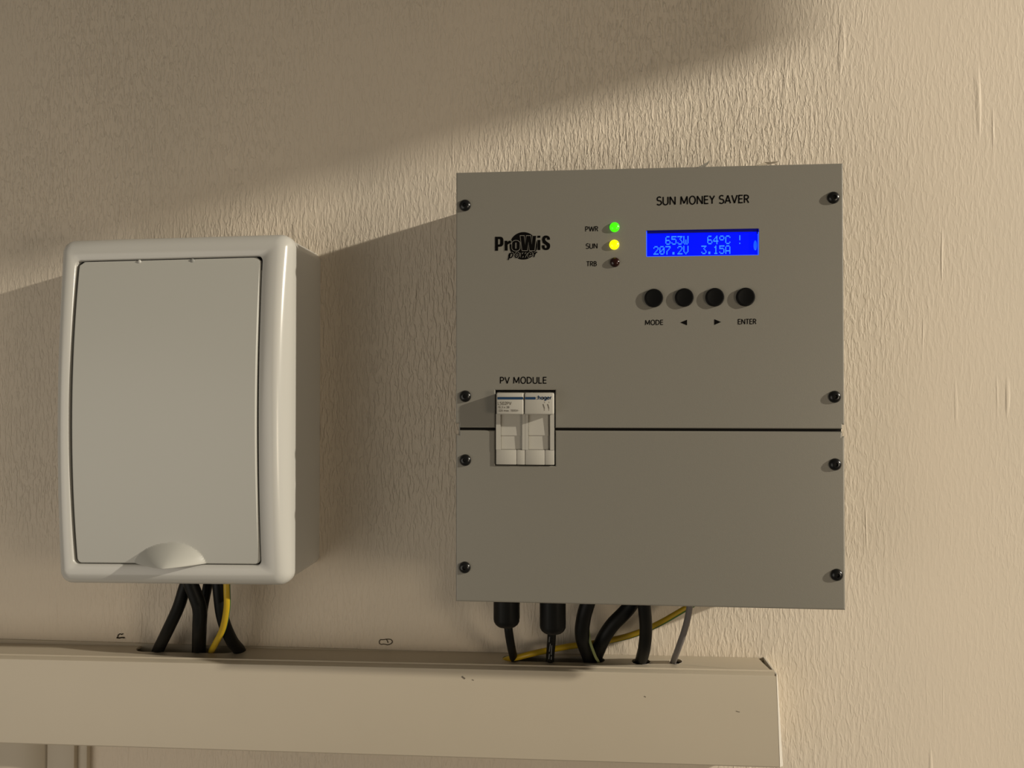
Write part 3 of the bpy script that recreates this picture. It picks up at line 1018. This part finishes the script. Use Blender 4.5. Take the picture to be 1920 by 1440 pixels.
rowsv = []
for k in range(NZ + 1):
    z = zrow(k)
    dz = min(z - gz0, gz1 - z)
    ins = rc - math.sqrt(max(0, rc * rc - (rc - dz) ** 2)) if dz < rc else 0.0
    row = []
    for i in range(NX + 1):
        x = gx0 + ins + (gx1 - gx0 - 2 * ins) * i / NX
        zz = z
        u = (x - tabx) / (taba * 0.8)
        if abs(u) < 1:                                             # the lower edge dips at the tab
            zz -= 0.0003 * (1 - u * u) * max(0, 1 - (z - gz0) / 0.004)
        e = min(x - gx0 - ins, gx1 - ins - x, dz)
        er = 0.0007
        drop = er - math.sqrt(max(0, er * er - (er - e) ** 2)) if e < er else 0.0
        row.append(bm.verts.new((x, -(door_y(x, z) - drop), zz)))
    rowsv.append(row)
for a, b in zip(rowsv, rowsv[1:]):
    for i in range(NX):
        bm.faces.new((a[i], a[i + 1], b[i + 1], b[i]))
bd = rowsv[0] + [r[-1] for r in rowsv[1:-1]] + rowsv[-1][::-1] + [r[0] for r in rowsv[-2:0:-1]]
back = [bm.verts.new((v.co.x, v.co.y + 0.0022, v.co.z)) for v in bd]
for i in range(len(bd)):
    j = (i + 1) % len(bd)
    bm.faces.new((bd[i], bd[j], back[j], back[i]))
door = obj('door', bsh(bm), M['door'], dbx, 25)
for (u, v, wd, m) in ((261.5, 490.5, 3.4, 'white'), (361, 489, 4.0, 'dimple')):
    p = px(u, v, front + 0.0008)
    r_ = wd * K
    bm = lathe([(r_, -0.0004), (r_ * 0.8, 0.0002), (0.0, 0.0004)], (p.x, -door_y(p.x, p.z) - 0.0001, p.z), n=14)
    obj('moulding_dot', bm, M[m], door, 60)
# hinge pins at the two upper corners
for (u, v, s) in ((142.5, 491, -1), (488.5, 489, 1)):
    p = px(u, v, front)
    bm = bmesh.new()
    if s < 0:
        bm = lathe([(0.0021, -0.006), (0.0021, 0.0004), (0.0017, 0.0011), (0.0008, 0.0015), (0.0, 0.0016)], (p.x, -front + 0.0004, p.z), n=18)
        q = px(139.5, 503, front)
        add_box(bm, q.x - 0.0010, q.x + 0.0012, -front - 0.0007, -front + 0.006, q.z - 0.0038, q.z + 0.0034)
        obj('hinge', bm, M['white'], dbx, 50)
    else:
        q = px(488.7, 497, front)
        add_box(bm, q.x - 0.0010, q.x + 0.0009, -front - 0.0006, -front + 0.006, q.z - 0.0034, q.z + 0.0034)
        obj('hinge', bm, M['gap'], dbx)

# ---------------------------------------------------------------- cables under the distribution box
GB = 'black cables from the white box to the trunking'
K2 = (0.56 - 0.03) / F
cable('power_cable', 'black cable slanting furthest from the inverter, under the white box',
      [(362, 1060, 0.036), (347, 1100, 0.036), (334, 1140, 0.033), (313, 1185, 0.024), (291, 1222.5)], 11.5 * K2, M['black'])
cable('power_cable', 'black cable kinked in the middle of the bunch under the white box',
      [(345, 1060, 0.044), (360, 1100, 0.043), (374, 1140, 0.040), (374, 1175, 0.032), (367, 1223)], 13.2 * K2, M['black'], n=20)
cable('power_cable', 'black cable running behind the kinked one under the white box',
      [(396, 1060, 0.030), (389, 1100, 0.030), (381, 1140, 0.028), (376, 1180, 0.024), (371, 1218)], 9.0 * K2, M['black'])
cable('power_cable', 'black cable slanting towards the inverter, behind the yellow wire under the white box',
      [(408, 1060, 0.036), (411, 1110, 0.036), (418, 1160, 0.031), (434, 1200, 0.022), (445, 1224)], 11.5 * K2, M['black'])
cable('earth_wire', 'yellow and green earth wire curving down under the white box',
      [(424, 1060, 0.050), (425.5, 1105, 0.050), (425.5, 1140, 0.046), (418, 1178, 0.038), (405, 1205, 0.029), (394, 1223)], 6.2 * K2, [M['green'], M['yellow']], cat='wire', two_tone=(283, 150), n=20)

# loose flakes of paint behind the inverter's upper edge
for (P, lb) in (([(1308, 313.5), (1316, 309.5), (1324, 305.5), (1330.5, 300.5), (1328, 307), (1322, 312.5)], 'curled dark flake of loose paint'), ([(1420, 309.5), (1433, 304), (1447, 303.5), (1461, 302.2), (1455, 305), (1440, 308.5)], 'pale flake of loose paint')):
    bm = bmesh.new()
    f0 = [bm.verts.new(px(u, v, 0.0885 - 0.0005 * k)) for k, (u, v) in enumerate(P)]
    f1 = [bm.verts.new(v.co + Vector((0, 0.0006, 0))) for v in f0]
    for i in range(len(f0)):
        j = (i + 1) % len(f0)
        bm.faces.new((f0[i], f0[j], f1[j], f1[i]))
    bm.faces.new(f0)
    bm.faces.new(f1)
    obj('paint_flake', bm, M['panel'] if 'dark' in lb else M['duct'], inv)['label'] = lb
